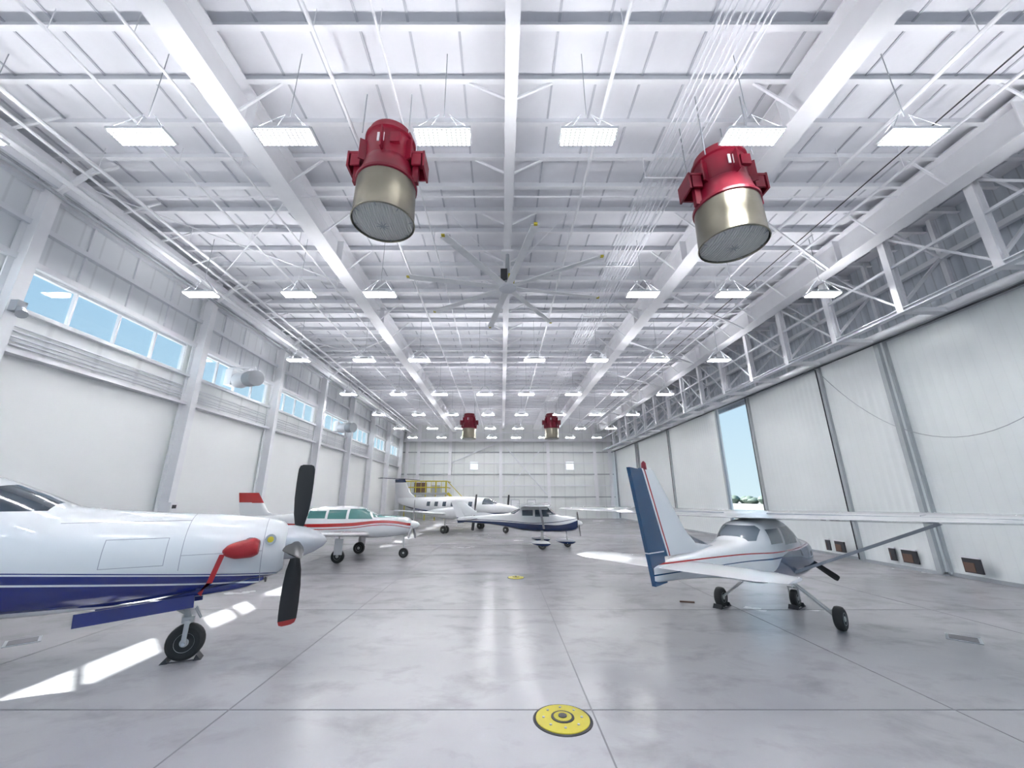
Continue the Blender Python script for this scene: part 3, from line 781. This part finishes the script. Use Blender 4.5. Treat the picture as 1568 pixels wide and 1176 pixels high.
fuselage(mb, [(2.4, 1.25, .2, .18, .2), (2.3, 1.25, .35, .26, .32), (1.9, 1.25, .45, .34, .42), (1.1, 1.25, .54, .4, .48), (.75, 1.27, .56, .5, .5), (.3, 1.3, .57, .66, .5), (-.3, 1.3, .58, .7, .5), (-1.3, 1.3, .55, .64, .48),
              (-2.1, 1.32, .45, .45, .42), (-3.2, 1.36, .25, .28, .26), (-4.5, 1.42, .06, .16, .14)], livB, .1, 40, 2.6)
mb.obj('fuselage', B)
redP = livery('red_tail_paint', RED, [(W, 'hp', [(0, 0, 1, -2.0), (0, 0, -1, 2.12), (-1, 0, 0, -4.1)]), (W, 'hp', [(0, 0, -1, 2.1), (1, 0, .3, 4.45)])])
mb = MB()
surf(mb, [((-2.9, 0, 1.6), 1.6, .07), ((-3.4, 0, 1.75), 1.15, .08), ((-3.9, 0, 2.5), .8, .05)], (0, 1, 0), redP, 1)
for s in (-1, 1):
    surf(mb, [((.9, s * .3, .92), 2.1, .28), ((.55, s * 2.2, 1.05), 1.6, .2), ((.3, s * 4.9, 1.3), .95, .1), ((.1, s * 5.1, 1.32), .6, .05)], (0, 0, 1), whiteP)
    surf(mb, [((-3.6, s * .05, 1.5), .9, .07), ((-3.85, s * 1.8, 1.52), .55, .05)], (0, 0, 1), whiteP, 1)
mb.obj('wings_and_tail', B)
mb = MB()
for s in (-1, 1):
    mb.tube((0, s * 1.25, .95), (0, s * 1.3, .28), .04, hubM); wheel(mb, (0, s * 1.25, .24), .24, .17, tireM, hubM)
    mb.beam((.05, s * 1.42, .85), (.05, s * 1.42, .3), .3, .02, whiteP, up=(0, 1, 0))
mb.tube((2.1, 0, .95), (2.15, 0, .3), .035, hubM); wheel(mb, (2.15, 0, .19), .19, .13, tireM, hubM)
mb.obj('landing_gear', B)
mb = MB()
mb.lathe((2.38, 0, 1.25), (1, 0, 0), [(.17, 0), (.16, .1), (.1, .28), (.01, .36)], whiteP, 20)
for k in range(3):
    a = math.radians(5 + 120 * k); blade(mb, (2.46, 0, 1.25), (0, math.sin(a), math.cos(a)), (1, 0, 0), .98, .15, math.radians(25), bladeG, None, .03)
mb.obj('propeller', B)

# --- C
livC = livery('white_twin_paint', W, [
    (NAVY, 'band', ([(-5.6, 1.55), (-2, 1.2), (1, 1.12), (4.4, 1.2)], [(-5.6, 1.7), (-2, 1.28), (1, 1.2), (4.4, 1.24)])),
    (RED, 'band', ([(-5.6, 1.48), (-2, 1.12), (1, 1.05), (4.4, 1.16)], [(-5.6, 1.51), (-2, 1.16), (1, 1.08), (4.4, 1.18)])),
    (GLASS, 'hp', [(1, 0, 0, -2.15), (-1, 0, 0, 3.1), (0, 0, 1, -1.72), (0, 0, -1, 2.1), (1, 0, .0, -2.2)]),
] + [(GLASS, 'hp', [(1, 0, 0, -x + .15), (-1, 0, 0, x + .15), (0, 0, 1, -1.58), (0, 0, -1, 1.88)]) for x in (-2.2, -1.5, -.8, -.1, .6, 1.3)])
dC = math.atan2(-4.5, 8.0)
C = empty('twin_turboprop_airplane', (-3.1, 30.3, 0), dC, 1.08)
mb = MB()
fuselage(mb, [(4.6, 1.4, .06, .06, .06), (4.3, 1.4, .22, .18, .2), (3.3, 1.42, .5, .36, .42), (2.9, 1.45, .58, .42, .48), (2.2, 1.5, .66, .66, .58), (0, 1.55, .7, .68, .62), (-2.5, 1.57, .66, .64, .58), (-4, 1.7, .4, .48, .42), (-5.6, 1.9, .08, .2, .16)], livC, .15, 36, 2.3)
mb.obj('fuselage', C)
navP = livery('navy_tail_paint', W, [(NAVY, 'hp', [(0, 0, 1, -3.25)])])
mb = MB()
surf(mb, [((-3.7, 0, 2.0), 2.0, .12), ((-4.5, 0, 2.5), 1.5, .12), ((-5.1, 0, 3.5), 1.0, .08)], (0, 1, 0), navP, 1)
for s in (-1, 1):
    surf(mb, [((.9, s * .4, 1.05), 1.9, .28), ((.7, s * 2.2, 1.15), 1.6, .22), ((.3, s * 6.0, 1.45), .8, .08)], (0, 0, 1), whiteP)
    surf(mb, [((-5.1, s * .03, 3.5), .95, .08), ((-5.35, s * 2.0, 3.5), .55, .05)], (0, 0, 1), navP, 1)
mb.obj('wings_and_tail', C)
for s in (-1, 1):
    mb = MB(); m2 = MB()
    fuselage(m2, [(2.5, 1.3, .16, .16, .22), (2.2, 1.3, .28, .26, .36), (1.2, 1.28, .33, .32, .42), (0, 1.2, .3, .3, .3), (-1.4, 1.15, .06, .1, .06)], whiteP, .12, 24)
    mb.add([(a, b_ + s * 2.1, c) for a, b_, c in m2.v], m2.f, whiteP)
    mb.lathe((2.48, s * 2.1, 1.3), (1, 0, 0), [(.17, 0), (.14, .18), (.02, .38)], chrome, 18)
    for k in range(4):
        a = math.radians(10 + 90 * k); blade(mb, (2.6, s * 2.1, 1.3), (0, math.sin(a), math.cos(a)), (1, 0, 0), 1.05, .18, math.radians(75), bladeM, None, .03)
    mb.tube((.4, s * 2.1, 1.0), (.4, s * 2.1, .3), .05, hubM)
    for q in (-.13, .13): wheel(mb, (.4, s * 2.1 + q, .23), .23, .14, tireM, hubM)
    mb.obj('engine_nacelle', C)
mb = MB(); mb.tube((3.6, 0, 1.1), (3.6, 0, .3), .04, hubM); wheel(mb, (3.6, 0, .2), .2, .15, tireM, hubM); mb.obj('nose_gear', C)

# ------------------------------------------------------------------ lights / world
sun = bpy.data.lights.new('sun', 'SUN'); sun.energy = 14; sun.angle = math.radians(.6); sun.color = (1, .97, .92)
so = bpy.data.objects.new('sun', sun); SC.collection.objects.link(so)
so.rotation_euler = Vector((.66, -.67, -.745)).to_track_quat('-Z', 'Y').to_euler(); so.location = (-30, 0, 40)
w = bpy.data.worlds.new('sky'); SC.world = w; w.use_nodes = True; nt = w.node_tree; nt.nodes.clear()
o = nt.nodes.new('ShaderNodeOutputWorld'); bg = nt.nodes.new('ShaderNodeBackground'); tc = nt.nodes.new('ShaderNodeTexCoord')
sp = nt.nodes.new('ShaderNodeSeparateXYZ'); cr = nt.nodes.new('ShaderNodeValToRGB')
nt.links.new(tc.outputs['Generated'], sp.inputs[0]); nt.links.new(sp.outputs[2], cr.inputs[0])
cr.color_ramp.elements[0].position = 0; cr.color_ramp.elements[0].color = (.44, .56, .61, 1)
cr.color_ramp.elements[1].position = .7; cr.color_ramp.elements[1].color = (.14, .34, .60, 1)
nt.links.new(cr.outputs[0], bg.inputs[0]); bg.inputs[1].default_value = 1.2; nt.links.new(bg.outputs[0], o.inputs[0])

# ------------------------------------------------------------------ camera
cam = bpy.data.cameras.new('camera'); co = bpy.data.objects.new('camera', cam); SC.collection.objects.link(co)
cam.sensor_width = 36; cam.lens = 36 * 600 / 1568; cam.shift_x = 16 / 1568
co.location = (0, 0, 2.3); co.rotation_euler = (math.radians(90 + 16.2), 0, 0); cam.clip_start = .05; cam.clip_end = 600
SC.camera = co
